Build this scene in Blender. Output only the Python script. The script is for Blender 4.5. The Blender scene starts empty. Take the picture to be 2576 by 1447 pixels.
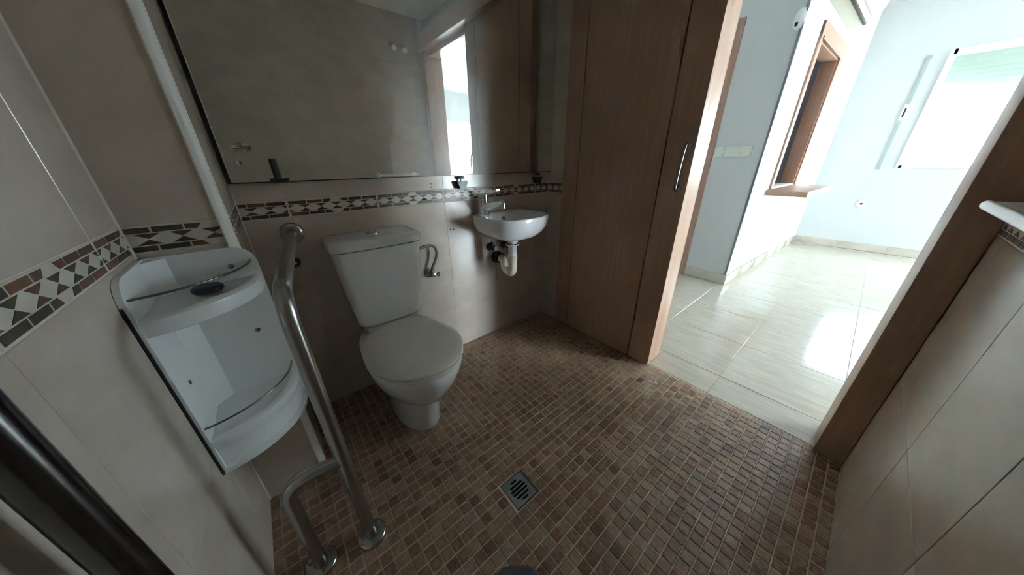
import bpy, bmesh, math, random
from mathutils import Vector, Matrix
random.seed(7)
SC = bpy.context.scene
COL = SC.collection
PI = math.pi

# ---------------------------------------------------------------- camera
H = 1.10
FPX = 719.55
YAW, PITCH, ROLL = 0.6924, 0.4121, -0.0106
def cam_axes(a, b, g):
    r = Vector((math.cos(a), -math.sin(a), 0)); f = Vector((math.sin(a), math.cos(a), 0)); u = Vector((0, 0, 1))
    f2 = f*math.cos(b) - u*math.sin(b); u2 = u*math.cos(b) + f*math.sin(b)
    r2 = r*math.cos(g) + u2*math.sin(g); u3 = u2*math.cos(g) - r*math.sin(g)
    return r2, u3, f2
cr, cu, cf = cam_axes(YAW, PITCH, ROLL)
cd = bpy.data.cameras.new('camera'); cam = bpy.data.objects.new('camera', cd); COL.objects.link(cam)
cd.sensor_fit = 'HORIZONTAL'; cd.sensor_width = 36.0; cd.lens = 36.0*FPX/2576.0; cd.clip_start = 0.01; cd.clip_end = 100
cam.matrix_world = Matrix(((cr.x, cu.x, -cf.x, 0), (cr.y, cu.y, -cf.y, 0), (cr.z, cu.z, -cf.z, H), (0, 0, 0, 1)))
SC.camera = cam

# ---------------------------------------------------------------- sky, exposure, window portals
W = bpy.data.worlds.new('sky'); SC.world = W; W.use_nodes = True
bg = W.node_tree.nodes['Background']
bg.inputs[0].default_value = (0.74, 0.88, 1.0, 1); bg.inputs[1].default_value = 10.0
SC.view_settings.view_transform = 'Standard'; SC.view_settings.look = 'None'
SC.view_settings.gamma = 1.0; SC.view_settings.use_curve_mapping = False
SC.view_settings.exposure = 2.1
SC.cycles.max_bounces = 16; SC.cycles.diffuse_bounces = 10; SC.cycles.glossy_bounces = 8
def portal(name, loc, rot, sx, sy):
    l = bpy.data.lights.new(name, 'AREA'); l.shape = 'RECTANGLE'; l.size = sx; l.size_y = sy
    l.cycles.is_portal = True
    o = bpy.data.objects.new(name, l); COL.objects.link(o); o.location = loc; o.rotation_euler = rot
    return o
# light shines along local -Z
portal('window_sky_portal', (5.99, -0.805, 1.56), (0, PI/2, 0), 1.14, 1.42)
portal('balcony_sky_portal_offscreen', (4.385, -4.46, 1.03), (PI/2, 0, 0), 1.33, 2.06)
sl = bpy.data.lights.new('sun_offscreen', 'SUN'); sl.energy = 390.0; sl.angle = 0.0093; sl.color = (0.80, 0.92, 1.0)
sun = bpy.data.objects.new('sun_offscreen', sl); COL.objects.link(sun)
sun.rotation_euler = Vector((0.25, -0.65, -0.72)).to_track_quat('-Z', 'Y').to_euler(); sun.location = (0, 6, 8)

# ---------------------------------------------------------------- materials
def mat(name, base, rough=0.5, metal=0.0, spec=0.5, var=None, scale=6.0, stretch=(1,1,1), bump=0.0, bscale=60.0, detail=4.0, coat=0.0, rvar=0.0):
    m = bpy.data.materials.new(name); m.use_nodes = True
    nt = m.node_tree; p = nt.nodes['Principled BSDF']
    p.inputs['Base Color'].default_value = (*base, 1); p.inputs['Roughness'].default_value = rough
    p.inputs['Metallic'].default_value = metal; p.inputs['Specular IOR Level'].default_value = spec
    p.inputs['Coat Weight'].default_value = coat
    g = None
    if var or bump or rvar:
        g = nt.nodes.new('ShaderNodeNewGeometry')
        mp = nt.nodes.new('ShaderNodeMapping'); mp.inputs['Scale'].default_value = stretch
        nt.links.new(g.outputs['Position'], mp.inputs['Vector'])
    if var or rvar:
        n = nt.nodes.new('ShaderNodeTexNoise'); n.inputs['Scale'].default_value = scale; n.inputs['Detail'].default_value = detail
        n.inputs['Roughness'].default_value = 0.6
        nt.links.new(mp.outputs[0], n.inputs['Vector'])
    if var:
        r = nt.nodes.new('ShaderNodeValToRGB'); r.color_ramp.elements[0].position = 0.32; r.color_ramp.elements[1].position = 0.68
        r.color_ramp.elements[0].color = (*base, 1); r.color_ramp.elements[1].color = (*var, 1)
        nt.links.new(n.outputs['Fac'], r.inputs[0]); nt.links.new(r.outputs[0], p.inputs['Base Color'])
    if rvar:
        mr = nt.nodes.new('ShaderNodeMapRange'); mr.inputs['To Min'].default_value = rough - rvar; mr.inputs['To Max'].default_value = rough + rvar
        nt.links.new(n.outputs['Fac'], mr.inputs['Value']); nt.links.new(mr.outputs[0], p.inputs['Roughness'])
    if bump:
        n2 = nt.nodes.new('ShaderNodeTexNoise'); n2.inputs['Scale'].default_value = bscale; n2.inputs['Detail'].default_value = 3
        b = nt.nodes.new('ShaderNodeBump'); b.inputs['Strength'].default_value = bump; b.inputs['Distance'].default_value = 0.002
        nt.links.new(mp.outputs[0], n2.inputs['Vector']); nt.links.new(n2.outputs['Fac'], b.inputs['Height']); nt.links.new(b.outputs[0], p.inputs['Normal'])
    return m
MT = {}
MT['tile'] = mat('wall_tile_glaze', (0.46, 0.385, 0.325), 0.22, var=(0.535, 0.46, 0.395), scale=5.0, stretch=(1, 1, 1.6), detail=6, bump=0.02, bscale=14)
MT['grout'] = mat('wall_grout', (0.55, 0.50, 0.43), 0.8)
MT['listello'] = mat('border_tile_cream', (0.50, 0.455, 0.39), 0.35, var=(0.58, 0.53, 0.46), scale=40, bump=0.05, bscale=200)
MT['b0'] = mat('border_brown', (0.085, 0.042, 0.028), 0.45, var=(0.12, 0.06, 0.038), scale=60, bump=0.1, bscale=300)
MT['b1'] = mat('border_chestnut', (0.125, 0.055, 0.033), 0.45, var=(0.165, 0.08, 0.05), scale=60, bump=0.1, bscale=300)
MT['b2'] = mat('border_umber', (0.05, 0.04, 0.027), 0.45, var=(0.08, 0.06, 0.042), scale=60, bump=0.1, bscale=300)
mos_cols = [(0.265,0.163,0.10), (0.205,0.12,0.074), (0.145,0.08,0.051), (0.25,0.175,0.125), (0.205,0.105,0.069), (0.22,0.145,0.086)]
for i, c in enumerate(mos_cols):
    MT['m%d' % i] = mat('mosaic_brown_%d' % i, c, 0.27, var=tuple(x*1.18 for x in c), scale=55, rvar=0.08, bump=0.08, bscale=150)
MT['mgrout'] = mat('floor_grout', (0.46, 0.34, 0.24), 0.85, var=(0.56, 0.43, 0.32), scale=30)
MT['marble'] = mat('cream_marble_tile', (0.42, 0.375, 0.305), 0.12, var=(0.51, 0.47, 0.40), scale=5, stretch=(6.5, 1, 1), detail=10)
MT['mjoint'] = mat('marble_joint', (0.46, 0.42, 0.36), 0.7)
MT['plaster'] = mat('white_plaster', (0.54, 0.55, 0.55), 0.75, bump=0.03, bscale=120)
MT['blue'] = mat('pale_bounce_render', (0.64, 0.67, 0.70), 0.8)  # for the added bounce wall outside the balcony
MT['ceil'] = mat('ceiling_paint', (0.76, 0.76, 0.74), 0.8)
MT['wood'] = mat('beech_veneer', (0.325, 0.185, 0.12), 0.36, var=(0.40, 0.24, 0.16), scale=9, stretch=(9, 9, 0.5), detail=6)
MT['woodred'] = mat('reddish_wood', (0.28, 0.155, 0.11), 0.42, var=(0.335, 0.20, 0.145), scale=8, stretch=(7, 7, 0.6), detail=6)
MT['groove'] = mat('dark_groove', (0.03, 0.017, 0.01), 0.7)
MT['china'] = mat('white_vitreous_china', (0.74, 0.74, 0.75), 0.10, coat=0.3)
MT['seat'] = mat('ivory_seat_plastic', (0.66, 0.63, 0.56), 0.28)
MT['acry'] = mat('white_acrylic', (0.74, 0.76, 0.75), 0.22)
MT['steel'] = mat('brushed_steel', (0.40, 0.385, 0.37), 0.27, metal=1.0, var=(0.47, 0.455, 0.44), scale=30, stretch=(1, 1, 0.1))
MT['chrome'] = mat('polished_chrome', (0.78, 0.79, 0.80), 0.08, metal=1.0)
MT['dchrome'] = mat('tarnished_chrome', (0.30, 0.29, 0.28), 0.3, metal=1.0)
MT['darksteel'] = mat('dark_steel', (0.13, 0.125, 0.125), 0.22, metal=1.0)
MT['alu'] = mat('pale_aluminium', (0.88, 0.88, 0.89), 0.35, metal=0.6)
MT['galva'] = mat('grate_steel', (0.25, 0.25, 0.26), 0.42, metal=0.7, var=(0.31, 0.31, 0.32), scale=80)
MT['black'] = mat('black_plastic', (0.012, 0.012, 0.014), 0.4)
MT['navy'] = mat('navy_plastic', (0.014, 0.016, 0.032), 0.5)
MT['rubber'] = mat('slate_rubber', (0.02, 0.026, 0.032), 0.42, var=(0.05, 0.062, 0.072), scale=9)
MT['pvcw'] = mat('white_pvc', (0.72, 0.72, 0.73), 0.35)
MT['pvcb'] = mat('beige_pvc', (0.66, 0.60, 0.49), 0.4)
MT['trimw'] = mat('white_corner_trim', (0.76, 0.74, 0.70), 0.45, bump=0.1, bscale=90)
MT['cream'] = mat('cream_switch_plastic', (0.64, 0.66, 0.57), 0.4)
MT['greym'] = mat('grey_corner_metal', (0.22, 0.23, 0.25), 0.5, metal=0.3)
MT['shut'] = mat('pale_shutter', (0.50, 0.56, 0.50), 0.5)
MT['strap'] = mat('grey_strap', (0.33, 0.38, 0.37), 0.8)
MT['winw'] = mat('white_aluminium', (0.82, 0.83, 0.84), 0.35)
MT['acw'] = mat('ivory_casing', (0.42, 0.41, 0.33), 0.4)
MT['hose'] = mat('braided_hose', (0.20, 0.20, 0.19), 0.4, metal=0.6, bump=0.4, bscale=500)
MT['bulb'] = mat('frosted_bulb', (0.85, 0.85, 0.84), 0.3)
MT['lilac'] = mat('kitchen_paint', (0.66, 0.63, 0.66), 0.7)
MT['bracket'] = mat('dark_grey_metal', (0.045, 0.05, 0.055), 0.5, metal=0.2)
MT['slate'] = mat('dark_worktop', (0.10, 0.10, 0.13), 0.4)

def mirror_mat():
    m = bpy.data.materials.new('dusty_mirror'); m.use_nodes = True; nt = m.node_tree; nt.nodes.clear(); N = nt.nodes.new; K = nt.links.new
    out = N('ShaderNodeOutputMaterial'); gl = N('ShaderNodeBsdfGlossy'); hz = N('ShaderNodeBsdfGlossy'); df = N('ShaderNodeBsdfDiffuse'); m1 = N('ShaderNodeMixShader'); m2 = N('ShaderNodeMixShader')
    gl.inputs['Color'].default_value = (0.85, 0.88, 0.84, 1); gl.inputs['Roughness'].default_value = 0.0
    hz.inputs['Color'].default_value = (0.82, 0.84, 0.85, 1); hz.inputs['Roughness'].default_value = 0.42
    df.inputs['Color'].default_value = (0.70, 0.71, 0.72, 1)
    g = N('ShaderNodeNewGeometry'); n = N('ShaderNodeTexNoise'); n.inputs['Scale'].default_value = 4; n.inputs['Detail'].default_value = 7; n.inputs['Distortion'].default_value = 2.2
    mr = N('ShaderNodeMapRange'); mr.inputs['From Min'].default_value = 0.35; mr.inputs['From Max'].default_value = 0.7; mr.inputs['To Min'].default_value = 0.07; mr.inputs['To Max'].default_value = 0.17
    K(g.outputs['Position'], n.inputs['Vector']); K(n.outputs['Fac'], mr.inputs['Value'])
    m1.inputs[0].default_value = 0.35
    K(hz.outputs[0], m1.inputs[1]); K(df.outputs[0], m1.inputs[2])
    K(mr.outputs[0], m2.inputs[0]); K(gl.outputs[0], m2.inputs[1]); K(m1.outputs[0], m2.inputs[2]); K(m2.outputs[0], out.inputs[0])
    return m
MT['mirror'] = mirror_mat()
def glass_mat():
    m = bpy.data.materials.new('thin_window_glass'); m.use_nodes = True; nt = m.node_tree; nt.nodes.clear()
    out = nt.nodes.new('ShaderNodeOutputMaterial'); t = nt.nodes.new('ShaderNodeBsdfTransparent'); gl = nt.nodes.new('ShaderNodeBsdfGlossy'); mx = nt.nodes.new('ShaderNodeMixShader')
    t.inputs[0].default_value = (0.95, 0.97, 0.96, 1); gl.inputs['Roughness'].default_value = 0.0; mx.inputs[0].default_value = 0.06
    nt.links.new(t.outputs[0], mx.inputs[1]); nt.links.new(gl.outputs[0], mx.inputs[2]); nt.links.new(mx.outputs[0], out.inputs[0])
    return m
MT['glass'] = glass_mat()

# ---------------------------------------------------------------- helpers
def tag(o, label=None, cat=None, group=None, kind=None):
    if label: o['label'] = label
    if cat: o['category'] = cat
    if group: o['group'] = group
    if kind: o['kind'] = kind
    return o
def thing(name, label, cat, loc=(0,0,0), basis=None, group=None, kind=None):
    o = bpy.data.objects.new(name, None); COL.objects.link(o); o.empty_display_size = 0.05
    if basis is not None: o.matrix_basis = basis
    else: o.location = loc
    return tag(o, label, cat, group, kind)
def link(o, parent=None, world=True):
    COL.objects.link(o)
    if parent is not None:
        o.parent = parent
        if world and parent.parent is None: o.matrix_parent_inverse = parent.matrix_basis.inverted()
    return o
def smooth(me, ang=40):
    for p in me.polygons: p.use_smooth = True
    me.set_sharp_from_angle(angle=math.radians(ang))
def mesh(name, verts, faces, m, parent=None, world=True, sm=False, ang=40):
    me = bpy.data.meshes.new(name); me.from_pydata([tuple(v) for v in verts], [], faces); me.update()
    bm = bmesh.new(); bm.from_mesh(me); bmesh.ops.recalc_face_normals(bm, faces=bm.faces); bm.to_mesh(me); bm.free()
    me.materials.append(MT[m] if isinstance(m, str) else m)
    if sm: smooth(me, ang)
    return link(bpy.data.objects.new(name, me), parent, world)
def box_geo(lo, hi, ch=0.0):
    x0, y0, z0 = lo; x1, y1, z1 = hi
    bm = bmesh.new(); bmesh.ops.create_cube(bm, size=1.0)
    for v in bm.verts: v.co = Vector(((x0+x1)/2 + v.co.x*(x1-x0), (y0+y1)/2 + v.co.y*(y1-y0), (z0+z1)/2 + v.co.z*(z1-z0)))
    if ch: bmesh.ops.bevel(bm, geom=bm.edges[:], offset=ch, segments=2, affect='EDGES', profile=0.6)
    return bm
def box(name, lo, hi, m, parent=None, world=True, ch=0.0):
    bm = box_geo(lo, hi, ch); me = bpy.data.meshes.new(name); bm.to_mesh(me); bm.free(); me.materials.append(MT[m])
    if ch: smooth(me)
    return link(bpy.data.objects.new(name, me), parent, world)
def boxes(name, lst, m, parent=None, world=True):
    v = []; f = []
    for lo, hi in lst:
        k = len(v); x0,y0,z0 = lo; x1,y1,z1 = hi
        v += [(x0,y0,z0),(x1,y0,z0),(x1,y1,z0),(x0,y1,z0),(x0,y0,z1),(x1,y0,z1),(x1,y1,z1),(x0,y1,z1)]
        f += [tuple(k+i for i in q) for q in ((0,3,2,1),(4,5,6,7),(0,1,5,4),(1,2,6,5),(2,3,7,6),(3,0,4,7))]
    me = bpy.data.meshes.new(name); me.from_pydata(v, [], f); me.update(); me.materials.append(MT[m])
    return link(bpy.data.objects.new(name, me), parent, world)
def loft(name, rings, m, parent=None, world=True, cap0=True, cap1=True, closed=True, sm=True, ang=50):
    n = len(rings[0]); v = [p for r in rings for p in r]; f = []
    for i in range(len(rings)-1):
        for j in range(n if closed else n-1):
            k = (j+1) % n
            f.append((i*n+j, i*n+k, (i+1)*n+k, (i+1)*n+j))
    if cap0: f.append(tuple(range(n-1, -1, -1)))
    if cap1: f.append(tuple((len(rings)-1)*n + j for j in range(n)))
    return mesh(name, v, f, m, parent, world, sm, ang)
def fillet(pts, rad, seg=8):
    pts = [Vector(p) for p in pts]; out = [pts[0]]
    for i in range(1, len(pts)-1):
        a, b, c = pts[i-1], pts[i], pts[i+1]; d0 = (a-b).normalized(); d1 = (c-b).normalized()
        ang = d0.angle(d1); t = min(rad/math.tan(ang/2), (a-b).length*0.49, (c-b).length*0.49)
        p0 = b + d0*t; p1 = b + d1*t
        for s in range(seg+1):
            q = s/seg; out.append(p0*(1-q)**2 + b*2*q*(1-q) + p1*q*q)
    out.append(pts[-1]); return out
def tube(name, pts, r, m, parent=None, world=True, n=14, rads=None):
    pts = [Vector(p) for p in pts]; rings = []; up = None
    for i, p in enumerate(pts):
        t = ((pts[min(i+1, len(pts)-1)] - pts[max(i-1, 0)])).normalized()
        if up is None:
            up = Vector((0,0,1)) if abs(t.z) < 0.9 else Vector((1,0,0))
        up = (up - t*up.dot(t)).normalized(); sd = t.cross(up); rr = rads[i] if rads else r
        rings.append([p + (up*math.cos(2*PI*k/n) + sd*math.sin(2*PI*k/n))*rr for k in range(n)])
    return loft(name, rings, m, parent, world)
def spline(pts, seg=8):
    pts = [Vector(p) for p in pts]; out = []
    for i in range(len(pts)-1):
        p0 = pts[max(i-1,0)]; p1 = pts[i]; p2 = pts[i+1]; p3 = pts[min(i+2, len(pts)-1)]
        for s in range(seg):
            t = s/seg
            out.append(0.5*((2*p1) + (p2-p0)*t + (2*p0-5*p1+4*p2-p3)*t*t + (3*p1-p0-3*p2+p3)*t**3))
    out.append(pts[-1]); return out
def disc_stack(name, c, axis, prof, m, parent=None, world=True, n=28):
    """lathe: prof = [(dist along axis, radius)]"""
    c = Vector(c); a = Vector(axis).normalized(); u = Vector((0,0,1)) if abs(a.z) < 0.9 else Vector((1,0,0))
    u = (u - a*u.dot(a)).normalized(); w = a.cross(u)
    rings = [[c + a*d + (u*math.cos(2*PI*k/n) + w*math.sin(2*PI*k/n))*max(r, 1e-4) for k in range(n)] for d, r in prof]
    return loft(name, rings, m, parent, world)
def frame(loc, nd):
    """wall frame: x = right when seen from the room, y = into the wall, z = up"""
    nd = Vector(nd).normalized(); a = -nd; ud = a.cross(Vector((0,0,1)))
    return Matrix(((ud.x, a.x, 0, loc[0]), (ud.y, a.y, 0, loc[1]), (0, 0, 1, loc[2]), (0, 0, 0, 1)))
def cells(u0, u1, z0, z1, holes):
    us = sorted({u0, u1, *[h[0] for h in holes], *[h[1] for h in holes]}); zs = sorted({z0, z1, *[h[2] for h in holes], *[h[3] for h in holes]})
    us = [u for u in us if u0 <= u <= u1]; zs = [z for z in zs if z0 <= z <= z1]; out = []
    for i in range(len(us)-1):
        for j in range(len(zs)-1):
            cu_, cz = (us[i]+us[i+1])/2, (zs[j]+zs[j+1])/2
            if not any(h[0] < cu_ < h[1] and h[2] < cz < h[3] for h in holes): out.append((us[i], us[i+1], zs[j], zs[j+1]))
    return out
def wall(name, label, loc, nd, u0, u1, z0, z1, m, thick=0.10, holes=(), y0=0.0014):
    o = boxes(name, [((a, y0, c), (b, thick, d)) for a, b, c, d in cells(u0, u1, z0, z1, list(holes))], m)
    o.matrix_basis = frame(loc, nd)
    return tag(o, label, 'wall', kind='structure')
def slab_piece(name, u0, u1, z0, z1, m, parent, y_face=0.0, depth=0.006, inset=0.0009):
    i = inset
    v = [(u0, y_face+depth, z0), (u1, y_face+depth, z0), (u1, y_face+depth, z1), (u0, y_face+depth, z1),
         (u0, y_face+i, z0), (u1, y_face+i, z0), (u1, y_face+i, z1), (u0, y_face+i, z1),
         (u0+i, y_face, z0+i), (u1-i, y_face, z0+i), (u1-i, y_face, z1-i), (u0+i, y_face, z1-i)]
    f = [(0,4,5,1),(1,5,6,2),(2,6,7,3),(3,7,4,0),(4,8,9,5),(5,9,10,6),(6,10,11,7),(7,11,8,4),(8,11,10,9)]
    return mesh(name, v, [q[::-1] for q in f], m, parent, world=False)
ZB, ZT = 0.912, 0.975                    # border strip
TW = 0.332                               # wall tile width
GAP = 0.0011
ROWS = [0.0, 0.440, ZB, ZT, 1.447, 1.919, 2.28]
def tile_field(wl, u0, u1, ujoint, rows=ROWS, holes=()):
    us = [u0] + [u for u in [ujoint + k*TW for k in range(-12, 13)] if u0 + 0.012 < u < u1 - 0.012] + [u1]
    for j in range(len(rows)-1):
        if abs(rows[j] - ZB) < 1e-6: continue
        for i in range(len(us)-1):
            for a, b, c, d in cells(us[i], us[i+1], rows[j], rows[j+1], [h for h in holes]):
                if b - a > 0.01 and d - c > 0.01:
                    slab_piece('wall_tile', a+GAP, b-GAP, c+GAP, d-GAP, 'tile', wl)
# ---- patterned border
def clip(poly, a, b):
    for sgn, lim in ((1, a), (-1, -b)):
        out = []
        for i in range(len(poly)):
            p, q = poly[i-1], poly[i]; ip = sgn*p[0] >= lim; iq = sgn*q[0] >= lim
            if ip != iq:
                t = (lim/sgn - p[0])/(q[0]-p[0]); out.append((lim/sgn, p[1] + t*(q[1]-p[1])))
            if iq: out.append(q)
        poly = out
        if len(poly) < 3: return []
    return poly
def motif():
    h = ZT-ZB; L = []
    zb0, zb1 = 0.004, 0.0162
    xs = [0.005, 0.0625, 0.066, 0.1165, 0.120]
    for top in (0, 1):
        def Z(z): return h - z if top else z
        for mir in (0, 1):
            def X(x): return TW - x if mir else x
            for a, b in ((xs[0], xs[1]), (xs[2], xs[3])):
                L.append(('border_brick', [(X(a), Z(zb0)), (X(b), Z(zb0)), (X(b), Z(zb1)), (X(a), Z(zb1))]))
            L.append(('border_brick', [(X(xs[4]), Z(zb0)), (X(0.150), Z(zb0)), (X(0.1595), Z(zb1)) if False else (X(0.1405), Z(zb1)), (X(xs[4]), Z(zb1))]))
        s = TW/6; hw = 0.0205
        for k in range(7):
            L.append(('border_triangle', [(k*s-hw, Z(0.0187)), (k*s+hw, Z(0.0187)), (k*s, Z(h/2-0.0008))]))
    return L
MOTIF = motif(); MCACHE = {}
def poly_mesh(poly, m, key):
    if key in MCACHE: return MCACHE[key]
    n = len(poly); cx = sum(p[0] for p in poly)/n; cz = sum(p[1] for p in poly)/n; k = 0.94
    v = [(x, 0.0005, z) for x, z in poly] + [(x, -0.0003, z) for x, z in poly] + [(cx+(x-cx)*k, -0.0010, cz+(z-cz)*k) for x, z in poly]
    f = [tuple(range(2*n, 3*n))]
    for r in (0, 1):
        for i in range(n): f.append((r*n+i, r*n+(i+1) % n, (r+1)*n+(i+1) % n, (r+1)*n+i))
    me = bpy.data.meshes.new('border_piece'); me.from_pydata(v, [], f); me.update()
    bm = bmesh.new(); bm.from_mesh(me); bmesh.ops.recalc_face_normals(bm, faces=bm.faces); bm.to_mesh(me); bm.free()
    me.materials.append(MT[m]); MCACHE[key] = me
    return me
def border(wl, u0, u1, ujoint):
    k0 = math.floor((u0 - ujoint)/TW)
    k = k0
    while ujoint + k*TW < u1:
        s = ujoint + k*TW; a = max(u0, s); b = min(u1, s+TW); k += 1
        if b - a < 0.012: continue
        bt = slab_piece('border_tile', 0 + (a-s) + GAP, (b-s) - GAP, GAP, ZT-ZB-GAP, 'listello', wl)
        bt.location = (s, 0, ZB)
        full = b - a > TW - 1e-4
        for i, (nm, poly) in enumerate(MOTIF):
            pc = clip(poly, a-s+0.004, b-s-0.004)
            if len(pc) < 3: continue
            if max(p[0] for p in pc) - min(p[0] for p in pc) < 0.003: continue
            col = random.choice(('b0', 'b0', 'b1', 'b2', 'b2'))
            key = (i, col) if full else (i, col, round(a-s, 4), round(b-s, 4))
            o = bpy.data.objects.new(nm, poly_mesh(pc, col, key)); link(o, bt, world=False)

# ================================================================ SETTING: bathroom shell
XL, YP, XP, XQ, YB, XB, XD, YF, YJ = -0.265, 1.051, -0.098, -0.082, 1.430, 1.521, 1.463, -0.248, -0.165
YD0, YD1 = 1.259, 0.536
ZM = 1.045
CEIL = 2.28
XTH = 1.492   # mosaic ends at the threshold

w_back = wall('wall_back', 'beige tiled wall behind the toilet, basin and mirror', (0, YB, 0), (0,-1,0), XL-0.11, XB+0.085, -0.05, CEIL+0.05, 'grout', 0.11)
tile_field(w_back, XQ, XB, 0.0586 + 0.006); border(w_back, XQ, XB, 0.0586 + 0.006)
w_left = wall('wall_left', 'beige tiled wall beside the corner shelf rack', (XL, 0, 0), (1,0,0), YF-0.11, YB+0.11, -0.05, CEIL+0.05, 'grout', 0.11)
tile_field(w_left, YF, YP, 0.563); border(w_left, YF, YP, 0.563)
w_pf = wall('wall_pilaster', 'narrow tiled face of the boxed-out corner behind the shelf rack', (0, YP, 0), (0,-1,0), XL, XP+0.004, 0, CEIL, 'grout', 0.36)
tile_field(w_pf, XL, XP, XL - 0.02); border(w_pf, XL, XP, XL - 0.02)
w_ps = wall('wall_pilaster_side', 'tiled return of the boxed-out corner beside the mirror', (XQ, 0, 0), (1,0,0), YP+0.006, YB, 0, CEIL, 'grout', 0.16)
tile_field(w_ps, YP+0.012, YB, YP - 0.1); border(w_ps, YP+0.012, YB, YP - 0.1)
w_front = wall('wall_front', 'beige tiled wall with the towel bar and shower mixer', (0, YF, 0), (0,1,0), -XB-0.085, -XL+0.11, -0.05, CEIL+0.05, 'grout', 0.11)
tile_field(w_front, -XD, -XL, -1.048); border(w_front, -XD, -XL, -1.048)
OPT = 2.03   # door opening top
w_right = wall('wall_right', 'tiled wall behind the sliding wooden door', (XB, 0, 0), (-1,0,0), -YB-0.02, -YF, 0, CEIL, 'grout', 0.085, holes=[(-0.56, 1.0, -1, OPT)])
tile_field(w_right, -YB, -0.565, -YB + 0.15); border(w_right, -YB, -0.565, -YB + 0.15)
tile_field(w_right, -0.56, -YF, -0.56, rows=[2.15, 2.28])
ce = box('ceiling', (XL-0.1, YF-0.1, CEIL), (XB+0.11, YB+0.1, CEIL+0.1), 'ceil'); tag(ce, 'white painted bathroom ceiling', 'ceiling', kind='structure')

def bead(name, x, y, sx, sy, par):
    r = 0.0035
    mesh(name, [(x, y, 0), (x+sx*r, y, 0), (x, y+sy*r, 0), (x, y, CEIL), (x+sx*r, y, CEIL), (x, y+sy*r, CEIL)], [(0,1,2), (3,5,4), (0,3,4,1), (1,4,5,2), (2,5,3,0)], 'grout', par)
bead('grout_bead', XL, YP, 1, -1, w_left); bead('grout_bead', XQ, YB, 1, -1, w_ps); bead('grout_bead', XB, YB, -1, -1, w_right)
# white quarter-round trim on the boxed-out corner
rings = []
for z in (0.0, 0.6, 1.2, 1.8, CEIL):
    ring = [(XP-0.010, YP+0.004, z)]
    for k in range(7):
        t = PI/2*k/6; ring.append((XP-0.004 + 0.020*math.sin(t), YP+0.014 - 0.020*math.cos(t), z))
    ring.append((XQ-0.004, YP+0.024, z)); ring.append((XP-0.010, YP+0.024, z))
    rings.append(ring)
t1 = loft('trim_1', rings, 'trimw'); tag(t1, 'white rounded plastic edge trim on the boxed-out tiled corner', 'trim', kind='structure')

# ---- mosaic floor
MP = 0.0367; MX, MY = 0.532, 0.446
DR = (MX - 4*MP + 0.003, MX - MP - 0.003 + 0.0, MY + 0.003, MY + 3*MP - 0.003)   # drain opening
DRX0, DRX1, DRY0, DRY1 = MX - 4*MP, MX - MP, MY, MY + 3*MP
fl = boxes('floor', [((a, c, -0.06), (b, d, -0.0018)) for a, b, c, d in cells(XL-0.02, XTH, YF-0.02, YB+0.02, [(DRX0+0.006, DRX1-0.006, DRY0+0.006, DRY1-0.006)])], 'mgrout')
tag(fl, 'brown mosaic tiled bathroom floor', 'floor', kind='structure')
def visible(x, y):
    v = Vector((x, y, -H)); d = v.dot(cf)
    if d <= 0.05: return False
    px = 1288 + FPX*v.dot(cr)/d; py = 723.5 - FPX*v.dot(cu)/d
    if not (690 < px < 2110 and py < 1455): return False
    if px < 860 and py < 1180: return False
    if 960 < px < 1160 and 780 < py < 1095: return False
    return True
ft = []
i0 = math.floor((XL-MX)/MP); i1 = math.ceil((XTH-MX)/MP); j0 = math.floor((YF-MY)/MP); j1 = math.ceil((YB-MY)/MP)
for i in range(i0, i1):
    for j in range(j0, j1):
        a, b = MX+i*MP, MX+(i+1)*MP; c, d = MY+j*MP, MY+(j+1)*MP
        cx, cy = (a+b)/2, (c+d)/2
        if DRX0 < cx < DRX1 and DRY0 < cy < DRY1: continue
        a, b, c, d = max(a, XL), min(b, XTH+0.001), max(c, YF), min(d, YB)
        if b-a < 0.008 or d-c < 0.008: continue
        full = (b-a > MP-1e-4) and (d-c > MP-1e-4)
        vis = full and visible(cx, cy)
        ft.append((math.hypot(math.hypot(cx, cy), H) if vis else 99, a, b, c, d))
ft.sort()
def mos_verts(a, b, c, d, j=0.0):
    g = 0.0019; i = 0.0016
    q = [random.uniform(-j, j) for _ in range(4)]
    a, b, c, d = a+g+q[0], b-g+q[1], c+g+q[2], d-g+q[3]; dz = random.uniform(-0.0003, 0.0002)
    return [(a,c,-0.006),(b,c,-0.006),(b,d,-0.006),(a,d,-0.006),(a,c,-0.0009+dz),(b,c,-0.0009+dz),(b,d,-0.0009+dz),(a,d,-0.0009+dz),
            (a+i,c+i,dz),(b-i,c+i,dz),(b-i,d-i,dz),(a+i,d-i,dz)]
MF = [(0,1,5,4),(1,2,6,5),(2,3,7,6),(3,0,4,7),(4,5,9,8),(5,6,10,9),(6,7,11,10),(7,4,8,11),(8,9,10,11)]
tm = []
for v_ in range(4):
    for c_ in range(6):
        me = bpy.data.meshes.new('mosaic_tile'); me.from_pydata(mos_verts(-MP/2, MP/2, -MP/2, MP/2, 0.0006), [], MF); me.update(); me.materials.append(MT['m%d' % c_]); tm.append(me)
CW = [0, 0, 0, 1, 1, 1, 1, 2, 3, 3, 4, 4, 5, 5]
for d_, a, b, c, d in ft[:300]:
    o = bpy.data.objects.new('mosaic_tile', tm[random.randrange(4)*6 + random.choice(CW)]); o.location = ((a+b)/2, (c+d)/2, 0); link(o, fl, world=False)
v, f, mi = [], [], []
for d_, a, b, c, d in ft[300:]:
    k = len(v); v += mos_verts(a, b, c, d, 0.0006); cc = random.choice(CW)
    for q in MF: f.append(tuple(k+x for x in q)); mi.append(cc)
me = bpy.data.meshes.new('mosaic_tiles'); me.from_pydata(v, [], f); me.update()
for c_ in range(6): me.materials.append(MT['m%d' % c_])
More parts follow.
